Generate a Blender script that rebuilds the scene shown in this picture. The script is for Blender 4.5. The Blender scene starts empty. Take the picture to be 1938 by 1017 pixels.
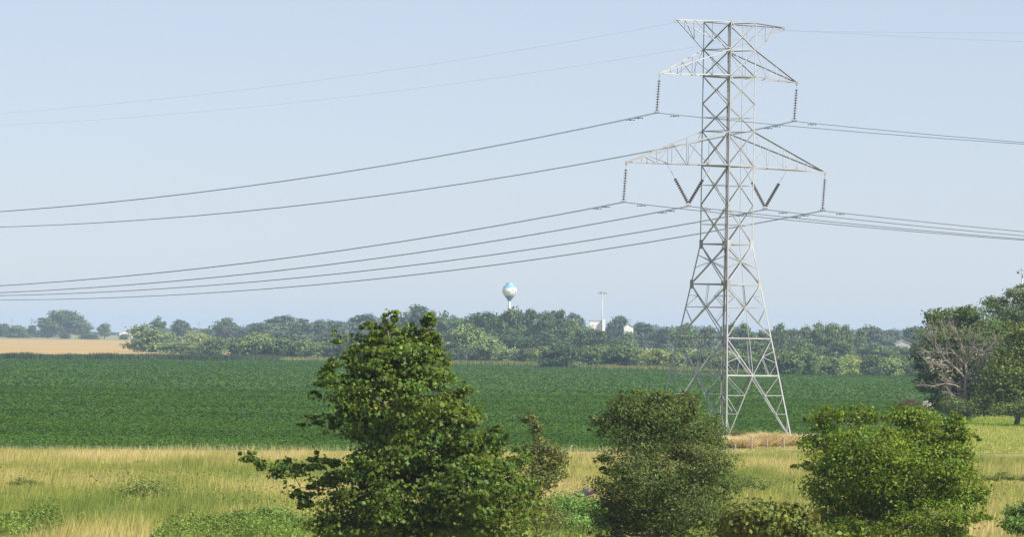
import bpy, math, random
import numpy as np
from mathutils import Matrix, Vector

rng = np.random.default_rng(11)
random.seed(11)
S = bpy.context.scene
C = S.collection

# ------------------------------------------------------------------ camera
F, W0, H0 = 6000.0, 1200.0, 605.0          # focal length and size of the photograph in its own pixels
CAM_H, YH, ROLL = 11.0, 383.5, math.radians(0.95)
PITCH = math.atan((YH - H0 / 2) / F)
cam_d = bpy.data.cameras.new('camera')
cam = bpy.data.objects.new('camera', cam_d)
C.objects.link(cam)
ROT = Matrix.Rotation(math.pi / 2 + PITCH, 4, 'X') @ Matrix.Rotation(ROLL, 4, 'Z')
cam.matrix_world = Matrix.Translation((0, 0, CAM_H)) @ ROT
cam_d.sensor_width = 36.0
VIEW_W = 1178.0                            # the frame is a touch narrower than the photograph because it is taller
cam_d.lens = 36.0 * F / VIEW_W
cam_d.shift_y = -1.0 / VIEW_W
cam_d.clip_start = 1.0
cam_d.clip_end = 60000.0
S.camera = cam

# ------------------------------------------------------------------ light, sky, exposure
SUN_EL = math.radians(43)
SUN_AZ = math.atan2(0.80, -0.60)            # clockwise from +Y: the sun stands right of and behind the camera
sx, sy, sz = math.sin(SUN_AZ) * math.cos(SUN_EL), math.cos(SUN_AZ) * math.cos(SUN_EL), math.sin(SUN_EL)
sun_d = bpy.data.lights.new('sun', 'SUN')
sun_d.energy = 4.6
sun_d.angle = math.radians(0.6)
sun_d.color = (1.0, 0.94, 0.84)
sun = bpy.data.objects.new('sun', sun_d)
sun.rotation_euler = Vector((sx, sy, sz)).to_track_quat('Z', 'Y').to_euler()
C.objects.link(sun)
world = bpy.data.worlds.new('World')
S.world = world
world.use_nodes = True
wn = world.node_tree
sky = wn.nodes.new('ShaderNodeTexSky')
sky.sky_type = 'NISHITA'
sky.sun_disc = False
sky.sun_elevation = SUN_EL
sky.sun_rotation = SUN_AZ
sky.altitude = 200
sky.air_density = 0.55
sky.dust_density = 0.5
sky.ozone_density = 1.0
bg = wn.nodes['Background']
bg.inputs['Strength'].default_value = 0.082
tone = wn.nodes.new('ShaderNodeMix'); tone.data_type = 'RGBA'; tone.blend_type = 'MULTIPLY'
tone.inputs['Factor'].default_value = 1.0
tone.inputs['B'].default_value = (1.09, 0.965, 0.91, 1)      # summer haze: the whole sky a little paler
wn.links.new(sky.outputs[0], tone.inputs['A'])
veil = wn.nodes.new('ShaderNodeMix'); veil.data_type = 'RGBA'         # even high haze over the whole sky
veil.inputs['Factor'].default_value = 0.5
veil.inputs['B'].default_value = (4.35, 4.85, 5.75, 1)
wn.links.new(tone.outputs['Result'], veil.inputs['A'])
wn.links.new(veil.outputs['Result'], bg.inputs['Color'])
S.view_settings.view_transform = 'Standard'
S.view_settings.look = 'None'
S.view_settings.exposure = 0.8
S.view_settings.gamma = 1.0
S.view_settings.use_curve_mapping = False
cy = S.cycles
cy.max_bounces = 6
cy.diffuse_bounces = 3
cy.glossy_bounces = 2
cy.transmission_bounces = 4
cy.transparent_max_bounces = 8
cy.volume_bounces = 1
cy.use_denoising = True
cy.sample_clamp_indirect = 4.0

# ------------------------------------------------------------------ place geometry
def tz(y):
    """terrain height: flat plain that lifts very gently in the distance"""
    return float(np.interp(y, [-1e4, 1900, 4900, 8000, 2.1e4], [0, 0, 3.7, 6.8, 8.0]))

R3 = ROT.to_3x3()
def ray(px, py):
    d = R3 @ Vector(((px - W0 / 2) / F, -(py - H0 / 2) / F, -1.0))
    return d / d.y

def at(px, py, Y):
    d = ray(px, py)
    return Vector((d.x * Y, Y, CAM_H + d.z * Y))

def gnd(px, py):
    a, b = 40.0, 19500.0
    for _ in range(60):
        m = 0.5 * (a + b)
        p = at(px, py, m)
        if p.z > tz(m): a = m
        else: b = m
    return Vector((p.x, p.y, tz(p.y)))

def foot(px, Y):
    z0, z1 = at(px, 300, Y).z, at(px, 400, Y).z
    py = 300 + (tz(Y) - z0) / (z1 - z0) * 100
    p = at(px, py, Y)
    return Vector((p.x, Y, tz(Y)))

def ppm(Y):
    return F / Y

# ------------------------------------------------------------------ object helpers
def tag(o, label=None, cat=None, group=None, kind=None):
    if label: o['label'] = label
    if cat: o['category'] = cat
    if group: o['group'] = group
    if kind: o['kind'] = kind
    return o

def thing(name, label, cat, loc=(0, 0, 0), group=None):
    o = bpy.data.objects.new(name, None)
    o.empty_display_size = 0.5
    C.objects.link(o)
    o.location = loc
    return tag(o, label, cat, group)

def link(name, me, parent=None, mat=None):
    o = bpy.data.objects.new(name, me)
    C.objects.link(o)
    if mat is not None and len(me.materials) == 0: me.materials.append(mat)
    if parent is not None: o.parent = parent
    return o

def np_mesh(name, verts, faces, mat=None, tint=None, smooth=False):
    """verts (N,3), faces (M,k) with one k for all"""
    me = bpy.data.meshes.new(name)
    v = np.ascontiguousarray(verts, np.float32); f = np.ascontiguousarray(faces, np.int32)
    k = f.shape[1]
    me.vertices.add(len(v)); me.vertices.foreach_set('co', v.ravel())
    me.loops.add(f.size); me.loops.foreach_set('vertex_index', f.ravel())
    me.polygons.add(len(f))
    me.polygons.foreach_set('loop_start', np.arange(0, f.size, k, dtype=np.int32))
    try: me.polygons.foreach_set('loop_total', np.full(len(f), k, np.int32))
    except Exception: pass
    if smooth: me.polygons.foreach_set('use_smooth', np.ones(len(f), bool))
    me.update(calc_edges=True)
    if tint is not None:
        a = me.attributes.new('tint', 'FLOAT_COLOR', 'POINT')
        t = np.ones((len(v), 4), np.float32); t[:, :3] = tint
        a.data.foreach_set('color', t.ravel())
    if mat is not None: me.materials.append(mat)
    return me

class MB:
    """collects simple solids into one mesh"""
    def __init__(s): s.v, s.f = [], []
    def box(s, lo, hi):
        x0, y0, z0 = lo; x1, y1, z1 = hi; b = len(s.v)
        s.v += [(x0,y0,z0),(x1,y0,z0),(x1,y1,z0),(x0,y1,z0),(x0,y0,z1),(x1,y0,z1),(x1,y1,z1),(x0,y1,z1)]
        s.f += [tuple(b+i for i in q) for q in ((0,3,2,1),(4,5,6,7),(0,1,5,4),(1,2,6,5),(2,3,7,6),(3,0,4,7))]
        return s
    def tube(s, pts, rad, n=6, cap=True):
        pts = [Vector(p) for p in pts]
        if not hasattr(rad, '__len__'): rad = [rad] * len(pts)
        b = len(s.v); up = None
        for i, p in enumerate(pts):
            d = (pts[min(i+1, len(pts)-1)] - pts[max(i-1, 0)])
            d = d.normalized() if d.length > 1e-9 else Vector((0,0,1))
            if up is None: up = Vector((0,0,1)) if abs(d.z) < 0.9 else Vector((1,0,0))
            sd = d.cross(up).normalized(); u2 = sd.cross(d).normalized(); up = u2
            for k in range(n):
                a = 2*math.pi*k/n
                s.v.append(tuple(p + (sd*math.cos(a) + u2*math.sin(a))*rad[i]))
        for i in range(len(pts)-1):
            for k in range(n):
                k2 = (k+1) % n
                s.f.append((b+i*n+k, b+i*n+k2, b+(i+1)*n+k2, b+(i+1)*n+k))
        if cap:
            s.f.append(tuple(b+k for k in reversed(range(n))))
            s.f.append(tuple(b+(len(pts)-1)*n+k for k in range(n)))
        return s
    def lathe(s, prof, n=24, c=(0,0,0)):
        b = len(s.v)
        for r, z in prof:
            for k in range(n):
                a = 2*math.pi*k/n
                s.v.append((c[0]+r*math.cos(a), c[1]+r*math.sin(a), c[2]+z))
        for i in range(len(prof)-1):
            for k in range(n):
                k2 = (k+1) % n
                s.f.append((b+i*n+k, b+i*n+k2, b+(i+1)*n+k2, b+(i+1)*n+k))
        return s
    def angle(s, p, q, w, nrm, t=0.016):
        """steel L-angle from p to q, one flange in the face plane, the other pointing inwards"""
        p, q = Vector(p), Vector(q); d = (q-p).normalized()
        nrm = Vector(nrm); nrm = (nrm - d*nrm.dot(d)).normalized()
        e = d.cross(nrm).normalized(); i_ = -nrm
        sec = [(0,0),(w,0),(w,t),(t,t),(t,w),(0,w)]
        b = len(s.v)
        for o in (p, q):
            for a, c in sec: s.v.append(tuple(o + e*(a - w*0.5) + i_*c))
        for k in range(6):
            k2 = (k+1) % 6
            s.f.append((b+k, b+k2, b+6+k2, b+6+k))
        s.f.append(tuple(b+k for k in reversed(range(6)))); s.f.append(tuple(b+6+k for k in range(6)))
        return s
    def mesh(s, name, mat=None, smooth=False):
        me = bpy.data.meshes.new(name)
        me.from_pydata(s.v, [], s.f)
        if smooth:
            me.polygons.foreach_set('use_smooth', np.ones(len(me.polygons), bool))
        me.update()
        if mat is not None: me.materials.append(mat)
        return me
    def obj(s, name, mat, parent=None, smooth=False):
        return link(name, s.mesh(name, mat, smooth), parent)

# ------------------------------------------------------------------ materials
def new_mat(name):
    m = bpy.data.materials.new(name); m.use_nodes = True
    return m, m.node_tree.nodes, m.node_tree.links

def noise_mat(name, c1, c2, scale=1.0, rough=0.7, metallic=0.0, detail=4, stretch=None, bump=0.0):
    m, n, l = new_mat(name)
    p = n['Principled BSDF']
    tc = n.new('ShaderNodeTexCoord'); src = tc.outputs['Object']
    if stretch:
        mp = n.new('ShaderNodeMapping'); mp.inputs['Scale'].default_value = stretch
        l.new(src, mp.inputs['Vector']); src = mp.outputs[0]
    nz = n.new('ShaderNodeTexNoise'); nz.inputs['Scale'].default_value = scale; nz.inputs['Detail'].default_value = detail
    l.new(src, nz.inputs['Vector'])
    mr = n.new('ShaderNodeMapRange'); mr.inputs[1].default_value = 0.3; mr.inputs[2].default_value = 0.7
    l.new(nz.outputs[0], mr.inputs[0])
    mx = n.new('ShaderNodeMix'); mx.data_type = 'RGBA'
    mx.inputs['A'].default_value = (*c1, 1); mx.inputs['B'].default_value = (*c2, 1)
    l.new(mr.outputs[0], mx.inputs['Factor']); l.new(mx.outputs['Result'], p.inputs['Base Color'])
    p.inputs['Roughness'].default_value = rough; p.inputs['Metallic'].default_value = metallic
    if bump:
        bp = n.new('ShaderNodeBump'); bp.inputs['Strength'].default_value = bump
        l.new(nz.outputs[0], bp.inputs['Height']); l.new(bp.outputs[0], p.inputs['Normal'])
    return m

def leaf_mat(name, source, vary=0.5, trans=0.35, gloss=0.06, rough=0.42):
    """source 'object' (object colour) or 'tint' (vertex attribute); each leaf varies a little"""
    m, n, l = new_mat(name)
    n.remove(n['Principled BSDF']); out = n['Material Output']
    if source == 'object':
        oi = n.new('ShaderNodeObjectInfo'); col = oi.outputs['Color']
    else:
        at_ = n.new('ShaderNodeAttribute'); at_.attribute_name = 'tint'; col = at_.outputs['Color']
    ge = n.new('ShaderNodeNewGeometry')
    mr = n.new('ShaderNodeMapRange'); mr.inputs[3].default_value = 1 - vary; mr.inputs[4].default_value = 1 + vary
    l.new(ge.outputs['Random Per Island'], mr.inputs[0])
    hs = n.new('ShaderNodeHueSaturation')
    l.new(mr.outputs[0], hs.inputs['Value']); l.new(col, hs.inputs['Color'])
    m2 = n.new('ShaderNodeMath'); m2.operation = 'MULTIPLY'; m2.inputs[1].default_value = 7.31
    fr = n.new('ShaderNodeMath'); fr.operation = 'FRACT'
    l.new(ge.outputs['Random Per Island'], m2.inputs[0]); l.new(m2.outputs[0], fr.inputs[0])
    mh = n.new('ShaderNodeMapRange'); mh.inputs[3].default_value = 0.475; mh.inputs[4].default_value = 0.52
    l.new(fr.outputs[0], mh.inputs[0]); l.new(mh.outputs[0], hs.inputs['Hue'])
    df = n.new('ShaderNodeBsdfDiffuse'); tr = n.new('ShaderNodeBsdfTranslucent'); gl = n.new('ShaderNodeBsdfGlossy')
    gl.inputs['Roughness'].default_value = rough
    gl.inputs['Color'].default_value = (0.9, 0.95, 0.9, 1)
    ht = n.new('ShaderNodeHueSaturation'); ht.inputs['Hue'].default_value = 0.48; ht.inputs['Value'].default_value = 1.3
    l.new(hs.outputs[0], df.inputs['Color']); l.new(hs.outputs[0], ht.inputs['Color']); l.new(ht.outputs[0], tr.inputs['Color'])
    a = n.new('ShaderNodeMixShader'); a.inputs[0].default_value = trans
    l.new(df.outputs[0], a.inputs[1]); l.new(tr.outputs[0], a.inputs[2])
    b = n.new('ShaderNodeMixShader'); b.inputs[0].default_value = gloss
    l.new(a.outputs[0], b.inputs[1]); l.new(gl.outputs[0], b.inputs[2])
    l.new(b.outputs[0], out.inputs['Surface'])
    return m

M_leaf = leaf_mat('leaf', 'object', 0.55, 0.30, 0.025, 0.6)
M_near = leaf_mat('foliage', 'tint', 0.42, 0.40, 0.02, 0.6)
M_soy = leaf_mat('soybean_leaf', 'tint', 0.22, 0.30, 0.012, 0.6)
M_tint = leaf_mat('blade', 'tint', 0.35, 0.30, 0.012, 0.6)
M_bark = noise_mat('bark', (0.10, 0.075, 0.05), (0.20, 0.16, 0.12), 6, 0.9, bump=0.4)
M_dead = noise_mat('dead_wood', (0.225, 0.19, 0.155), (0.34, 0.295, 0.245), 3, 0.9)
M_steel = noise_mat('galvanised_steel', (0.32, 0.33, 0.33), (0.43, 0.44, 0.435), 0.7, 0.5, 0.2)
def weather(m):
    n, l = m.node_tree.nodes, m.node_tree.links; p = n['Principled BSDF']
    src = p.inputs['Base Color'].links[0].from_socket
    oi = n.new('ShaderNodeObjectInfo'); mr = n.new('ShaderNodeMapRange'); mr.inputs[3].default_value = 0.68; mr.inputs[4].default_value = 1.12
    hs = n.new('ShaderNodeHueSaturation')
    l.new(oi.outputs['Random'], mr.inputs[0]); l.new(mr.outputs[0], hs.inputs['Value']); l.new(src, hs.inputs['Color']); l.new(hs.outputs[0], p.inputs['Base Color'])
weather(M_steel)
M_wire = noise_mat('aluminium_wire', (0.16, 0.165, 0.17), (0.22, 0.225, 0.23), 1.0, 0.5, 0.4)
M_ins = noise_mat('insulator_glaze', (0.045, 0.028, 0.024), (0.08, 0.05, 0.04), 3.0, 0.35)
M_post = noise_mat('weathered_post', (0.20, 0.16, 0.12), (0.34, 0.28, 0.22), 4, 0.9)
M_white = noise_mat('white_paint', (0.60, 0.61, 0.61), (0.70, 0.70, 0.69), 0.4, 0.5)
M_blue = noise_mat('blue_paint', (0.16, 0.33, 0.52), (0.20, 0.38, 0.58), 0.4, 0.5)
M_dblue = noise_mat('deep_blue_paint', (0.05, 0.17, 0.29), (0.07, 0.20, 0.33), 0.4, 0.5)
M_brown = noise_mat('brown_emblem', (0.28, 0.17, 0.10), (0.34, 0.22, 0.14), 2, 0.6)
M_grey = noise_mat('grey_roof', (0.28, 0.29, 0.30), (0.36, 0.37, 0.38), 0.5, 0.7)
M_glass = noise_mat('dark_window', (0.03, 0.035, 0.04), (0.05, 0.055, 0.06), 1, 0.15)

# ------------------------------------------------------------------ ground, fields
def sheet(name, poly, mat, dz=0.0, kind='structure', ys=()):
    me = bpy.data.meshes.new(name)
    me.from_pydata([(p.x, p.y, tz(p.y) + dz) for p in poly], [], [tuple(range(len(poly)))])
    me.materials.append(mat); me.update()
    if me.polygons[0].normal.z < 0: me.flip_normals()
    o = link(name, me); o['kind'] = kind
    return o

def ground_mat():
    m, n, l = new_mat('rough_grass_ground')
    p = n['Principled BSDF']; p.inputs['Roughness'].default_value = 0.95
    tc = n.new('ShaderNodeTexCoord')
    nz = n.new('ShaderNodeTexNoise'); nz.inputs['Scale'].default_value = 0.09; nz.inputs['Detail'].default_value = 6
    l.new(tc.outputs['Object'], nz.inputs['Vector'])
    r = n.new('ShaderNodeValToRGB'); e = r.color_ramp.elements
    e[0].position = 0.35; e[0].color = (0.11, 0.13, 0.035, 1)
    e[1].position = 0.62; e[1].color = (0.30, 0.24, 0.10, 1)
    l.new(nz.outputs[0], r.inputs[0]); l.new(r.outputs[0], p.inputs['Base Color'])
    return m
ys = [-300, 600, 1900, 3000, 4900, 6500, 8000, 20000]
gv, gf = [], []
for y in ys:
    for x in (-6000, -2000, 0, 2000, 6000): gv.append((x, y, tz(y)))
for i in range(len(ys) - 1):
    for k in range(4): gf.append((i*5+k, i*5+k+1, i*5+6+k, i*5+5+k))
g_o = link('ground', np_mesh('ground', gv, gf, ground_mat())); g_o['kind'] = 'structure'

M_canopy = noise_mat('soybean_canopy', (0.024, 0.072, 0.006), (0.040, 0.098, 0.012), 0.11, 0.8, detail=8, stretch=(1, 0.35, 1))
EDGE_NEAR = [(-260, 511), (-40, 511.5), (300, 513), (560, 514), (700, 514.5), (836, 508), (850, 499.5), (1000, 498), (1100, 492)]
EDGE_FAR = [(1085, 429), (900, 425), (700, 419), (550, 415), (300, 409.5), (0, 407.5), (-260, 403)]
soy_near = [gnd(*q) for q in EDGE_NEAR]; soy_far = [gnd(*q) for q in EDGE_FAR]
soy_poly = soy_near + [gnd(1150, 470)] + soy_far
sheet('soybean_field', soy_poly, M_canopy, 0.04)
M_wheat = noise_mat('ripe_wheat', (0.32, 0.215, 0.070), (0.40, 0.285, 0.105), 0.02, 0.9, detail=6, stretch=(0.3, 1, 1))
sheet('wheat_field', [gnd(*q) for q in ((-260, 404.0), (340, 404.3), (330, 402.5), (235, 391), (205, 388.8), (150, 386.4), (-260, 382.8))], M_wheat, 0.05)
M_mown = noise_mat('mown_meadow', (0.17, 0.25, 0.035), (0.25, 0.30, 0.06), 0.05, 0.9, detail=8, stretch=(0.4, 1, 1))
sheet('mown_meadow', [gnd(*q) for q in ((1095, 517), (1300, 517), (1340, 472), (1110, 472), (1110, 500))], M_mown, 0.04)

def in_poly(x, y, poly):
    inside = np.zeros(len(x), bool); j = len(poly) - 1
    for i in range(len(poly)):
        xi, yi, xj, yj = poly[i].x, poly[i].y, poly[j].x, poly[j].y
        c = ((yi > y) != (yj > y)) & (x < (xj - xi) * (y - yi) / (yj - yi + 1e-12) + xi)
        inside ^= c; j = i
    return inside

def vnoise(x, y, scale, seed):
    """value noise in 0..1"""
    r = np.random.default_rng(seed).random((64, 64))
    u, v = x / scale, y / scale
    iu, iv = np.floor(u).astype(int), np.floor(v).astype(int); fu, fv = u - iu, v - iv
    fu, fv = fu*fu*(3-2*fu), fv*fv*(3-2*fv)
    a, b = r[iu % 64, iv % 64], r[(iu+1) % 64, iv % 64]; c, d = r[iu % 64, (iv+1) % 64], r[(iu+1) % 64, (iv+1) % 64]
    return (a*(1-fu)+b*fu)*(1-fv) + (c*(1-fu)+d*fu)*fv

TZX = [-1e4, 1900, 4900, 8000, 2.1e4]; TZY = [0, 0, 3.7, 6.8, 8.0]
def tzn(y): return np.interp(y, TZX, TZY)

# ------------------------------------------------------------------ leaf clouds and blades
def unit(n, r=rng):
    v = r.normal(size=(n, 3)); return v / np.linalg.norm(v, axis=1, keepdims=True)

def leaves(cent, size, aspect=0.6, out=None, upb=0.5, r=rng, lobed=False):
    """one folded four-point leaf per centre -> verts, quads"""
    n = len(cent)
    nrm = unit(n, r)
    if out is not None: nrm = nrm + out * 0.8
    nrm[:, 2] += upb
    nrm /= np.linalg.norm(nrm, axis=1, keepdims=True) + 1e-9
    t = unit(n, r); t[:, 2] -= 0.25
    t -= nrm * np.sum(t * nrm, axis=1, keepdims=True); t /= np.linalg.norm(t, axis=1, keepdims=True) + 1e-9
    b = np.cross(nrm, t)
    s = (size * (0.5 + 0.95 * r.random(n)))[:, None]
    w = s * aspect * 0.5
    fold = nrm * s * 0.14
    if lobed:
        v = np.stack([cent - t*s*0.5, cent - t*s*0.05 + b*w*1.25 + fold, cent + t*s*0.08 + b*w*0.45, cent + t*s*0.5 - fold*0.5,
                      cent + t*s*0.08 - b*w*0.45, cent - t*s*0.05 - b*w*1.25 + fold], 1).reshape(-1, 3)
        return v, np.arange(6*n).reshape(n, 6)
    v = np.stack([cent - t*s*0.5, cent - t*s*0.08 + b*w + fold, cent + t*s*0.5, cent - t*s*0.08 - b*w + fold], 1).reshape(-1, 3)
    f = np.arange(4*n).reshape(n, 4)
    return v, f

def blob_cloud(blobs, n, clump=0.30, per=45, r=rng, shell=0.5, flat=0.75, full=False):
    """points in uneven sprays over a set of ellipsoids (centre xyz, radii xyz); also returns directions and spray centres"""
    blobs = np.array(blobs, float)
    c, rad = blobs[:, :3], blobs[:, 3:6]
    wgt = (rad[:, 0]*rad[:, 2] + rad[:, 0]*rad[:, 1])**0.9; wgt /= wgt.sum()
    k = max(1, n // per)
    idx = r.choice(len(blobs), size=k, p=wgt)
    d = unit(k, r)
    fr = shell + (1.02 - shell) * r.random(k)**0.7
    sc = c[idx] + d * fr[:, None] * rad[idx]
    sz = rad[idx] * clump * (0.6 + 0.8*r.random((k, 1)))
    mn = np.min(sz, axis=1, keepdims=True); sz = np.minimum(sz, mn*1.9)
    which = r.integers(0, k, n)
    g = r.normal(size=(n, 3)); g /= np.maximum(1.0, np.linalg.norm(g, axis=1, keepdims=True)/2.3)
    g[:, 2] *= flat
    pts = sc[which] + g * sz[which]
    o = d[which] * 0.6 + g * 0.4
    ns = n // 14                                           # single leaves between and beyond the sprays
    bi = r.choice(len(blobs), size=ns, p=wgt); dd = unit(ns, r)
    pts[:ns] = c[bi] + dd * (0.75 + 0.36*r.random((ns, 1))) * rad[bi]; o[:ns] = dd
    o /= np.linalg.norm(o, axis=1, keepdims=True) + 1e-9
    if full: return pts, o, sc, idx, which
    return pts, o, sc, idx

def blades(x, y, z, h, w, lean, tint, r=rng, top=None, yaw=None, wind=None):
    n = len(x)
    a = r.random(n) * 2 * math.pi if yaw is None else yaw
    la = r.random(n) * 2 * math.pi
    if wind is not None: la = np.where(r.random(n) < 0.6, wind + r.normal(size=n)*0.5, la)
    p = np.stack([x, y, z], 1)
    side = np.stack([np.cos(a), np.sin(a), np.zeros(n)], 1) * (w * 0.5)[:, None]
    tip = p + np.stack([np.cos(la)*lean*h, np.sin(la)*lean*h, h], 1)
    v = np.stack([p - side, p + side, tip], 1).reshape(-1, 3)
    t0 = np.repeat(tint, 3, axis=0)
    if top is not None: t0[2::3] = top
    return v, np.arange(3*n).reshape(n, 3), t0

# soybean plants: leaf clumps standing out of the canopy
def soy():
    V, Fc, T = [], [], []
    off = 0
    for (y0, y1, n, s, hh) in ((440, 640, 200000, 0.26, 0.55), (640, 1000, 220000, 0.36, 0.6), (1000, 2150, 240000, 0.6, 0.6)):
        y = np.sqrt(rng.random(n) * (y1**2 - y0**2) + y0**2)
        x = y * (rng.random(n) * 0.30 - 0.165)
        keep = in_poly(x, y, soy_poly); x, y = x[keep], y[keep]; n = len(x)
        y = np.round(y / 1.52) * 1.52 + rng.normal(size=n) * 0.22      # planted in rows
        vig = vnoise(x*0.05, y, 34, 3)*0.35 + vnoise(x*0.03, y, 8, 4)*0.45 + vnoise(x*1.0, y*0.3, 5, 6)*0.2
        for (yl, wl) in ((505, 1.6), (640, 2.5), (775, 3.5), (802, 2.5), (980, 5), (1240, 8)):
            vig = vig + 0.30*np.exp(-((y - yl - x*0.02)/wl)**2)*vnoise(x, y*0, 17, int(yl) % 50)
        z = tzn(y) + hh * (0.25 + 0.75*rng.random(n)) * (0.6 + 0.6*vig)
        v, f = leaves(np.stack([x, y, z], 1), s, 0.75, upb=1.8)
        c1, c2 = np.array((0.031, 0.082, 0.006)), np.array((0.057, 0.130, 0.014))
        m = np.clip((vig - 0.5)*2.5 + 0.45 + rng.normal(size=n)*0.16, 0, 1.25)[:, None]
        t = c1*(1-m) + c2*m
        V.append(v); Fc.append(f + off); off += len(v); T.append(np.repeat(t, 4, axis=0))
    o = link('soybean_plants', np_mesh('soybean_plants', np.concatenate(V), np.concatenate(Fc), M_soy, np.concatenate(T)))
    tag(o, 'dense dark green soybean leaves covering the wide flat field', 'crop', kind='stuff')
soy()

# tall grass of the foreground strip, thinner in front of the leafy weed clumps
WEEDPOS = [(30,288,45),(285,288,92),(285,286,80),(30,286,38),(25,292,50),(295,290,80),(672,285,45),(687,300,10),(178,335,28),(40,350,16),(172,420,8),(872,345,18),(1165,350,26),(225,305,9),(100,300,9),(1186,285,30)]
def meadow_colour(x, y):
    n = len(x)
    a = vnoise(x, y*0.25, 11, 21)*0.5 + vnoise(x, y*0.3, 3.2, 22)*0.3 + vnoise(x, y*0.4, 1.1, 23)*0.2
    straw, olive, green = np.array((0.50, 0.44, 0.195)), np.array((0.315, 0.335, 0.085)), np.array((0.15, 0.22, 0.04))
    a = a - 0.05*np.clip((360 - y)/80, 0, 1)
    u = np.clip((a - 0.46)*4.0 + rng.normal(size=n)*0.22, 0, 1)[:, None]
    v = np.clip((0.46 - a)*6 + rng.normal(size=n)*0.2, 0, 1)[:, None]
    c = olive*(1-u) + straw*u
    return c*(1-v) + green*v, a
def meadow():
    n = 620000
    y0, y1 = 215.0, 560.0
    y = np.sqrt(rng.random(n)*(y1**2-y0**2) + y0**2); x = y*(rng.random(n)*0.26 - 0.135)
    keep = ~in_poly(x, y, soy_poly)
    keep &= ~in_poly(x, y, [gnd(*q) for q in ((1095, 517), (1300, 517), (1340, 487), (1130, 486))])
    x, y = x[keep], y[keep]; n = len(x)
    for (px, Y, hw) in WEEDPOS:
        c = foot(px, Y); hit = (np.abs(x - c.x + 1.2*(vnoise(x, y, 2, 9) - .5)) < hw/ppm(Y)) & (y < Y + 1) & (y > Y - 34) & (rng.random(n) < 0.6)
        x, y = x[~hit], y[~hit]; n = len(x)
    t, a = meadow_colour(x, y)
    tuft = vnoise(x, y, 1.3, 31)
    h = (0.45 + 0.75*tuft + 0.35*vnoise(x, y, 6, 33)) * (0.7 + 0.5*rng.random(n))
    # the mown headland beside the field stays short
    edge = np.interp(x, [p.x for p in soy_near], [p.y for p in soy_near]) - y
    h *= np.clip(0.16 + 0.84*np.clip((edge - 12)/38.0, 0, 1)**0.8, 0.16, 1.0)
    h *= np.clip((512 - y)/45.0, 0.16, 1.0)
    g = np.array((0.26, 0.31, 0.06)); k = np.clip(1 - edge/34.0, 0, 1)[:, None]*0.8
    t = t*(1-k) + g*k
    v, f, tt = blades(x, y, np.zeros(n), h, np.full(n, 0.04)*(0.6+0.9*rng.random(n)), 0.15 + 0.35*rng.random(n), t, wind=5.6 + 2.6*vnoise(x, y, 5, 44), top=t*np.array((1.15, 1.05, 1.0)))
    o = link('tall_grass', np_mesh('tall_grass', v, f, M_tint, tt))
    tag(o, 'tall dry straw and green grass filling the strip in front of the field', 'grass', kind='stuff')
meadow()

def strip(name, label, cat, pts, width, n, h, w, c1, c2, lean=0.2):
    """blades along a line of ground points, width metres deep"""
    seg = np.array([(p.x, p.y) for p in pts]); L = np.linalg.norm(np.diff(seg, axis=0), axis=1); cum = np.concatenate([[0], np.cumsum(L)])
    s = rng.random(n)*cum[-1]
    x = np.interp(s, cum, seg[:, 0]); y = np.interp(s, cum, seg[:, 1]) + rng.random(n)*width
    q = vnoise(x, y*0.3, 14, hash(name) % 97 if False else len(name))
    u = np.clip(q*1.3 - 0.15 + rng.normal(size=n)*0.2, 0, 1)[:, None]
    t = np.array(c1)*(1-u) + np.array(c2)*u
    hh = h*(0.55 + 0.5*rng.random(n))*(0.65 + 0.6*vnoise(x, y, 9, 5 + len(name)))
    v, f, tt = blades(x, y, tzn(y), hh, np.full(n, w)*(0.6+0.8*rng.random(n)), lean, t)
    o = link(name, np_mesh(name, v, f, M_tint, tt)); tag(o, label, cat, kind='stuff')
strip('corn_rows', 'dark green corn rows standing along the near edge of the tan field', 'corn',
      [gnd(*q) for q in ((-260, 405.2), (0, 408.6), (120, 409), (330, 410.4))], 60, 26000, 2.6, 0.45, (0.035, 0.06, 0.022), (0.07, 0.10, 0.035), 0.15)
strip('weed_fringe', 'yellow green weeds along the far edge of the soybean field', 'weeds',
      [gnd(*q) for q in ((330, 410), (550, 415.3), (700, 419.3), (900, 425.3), (1090, 429.3))], 130, 42000, 1.7, 0.5, (0.10, 0.14, 0.03), (0.24, 0.23, 0.08), 0.25)
strip('edge_weeds', 'ragged weeds along the near edge of the soybean field', 'weeds', [Vector((p.x, p.y - 2.5, 0)) for p in soy_near[:6]], 5, 3600, 0.65, 0.06, (0.15, 0.21, 0.04), (0.46, 0.40, 0.17), .3)
strip('meadow_grass', 'yellow green short grass of the meadow in front of the right hand trees', 'grass',
      [gnd(*q) for q in ((1085, 516), (1480, 519))], 270, 130000, 0.4, 0.10, (0.20, 0.30, 0.035), (0.36, 0.36, 0.09), 0.3)

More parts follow.
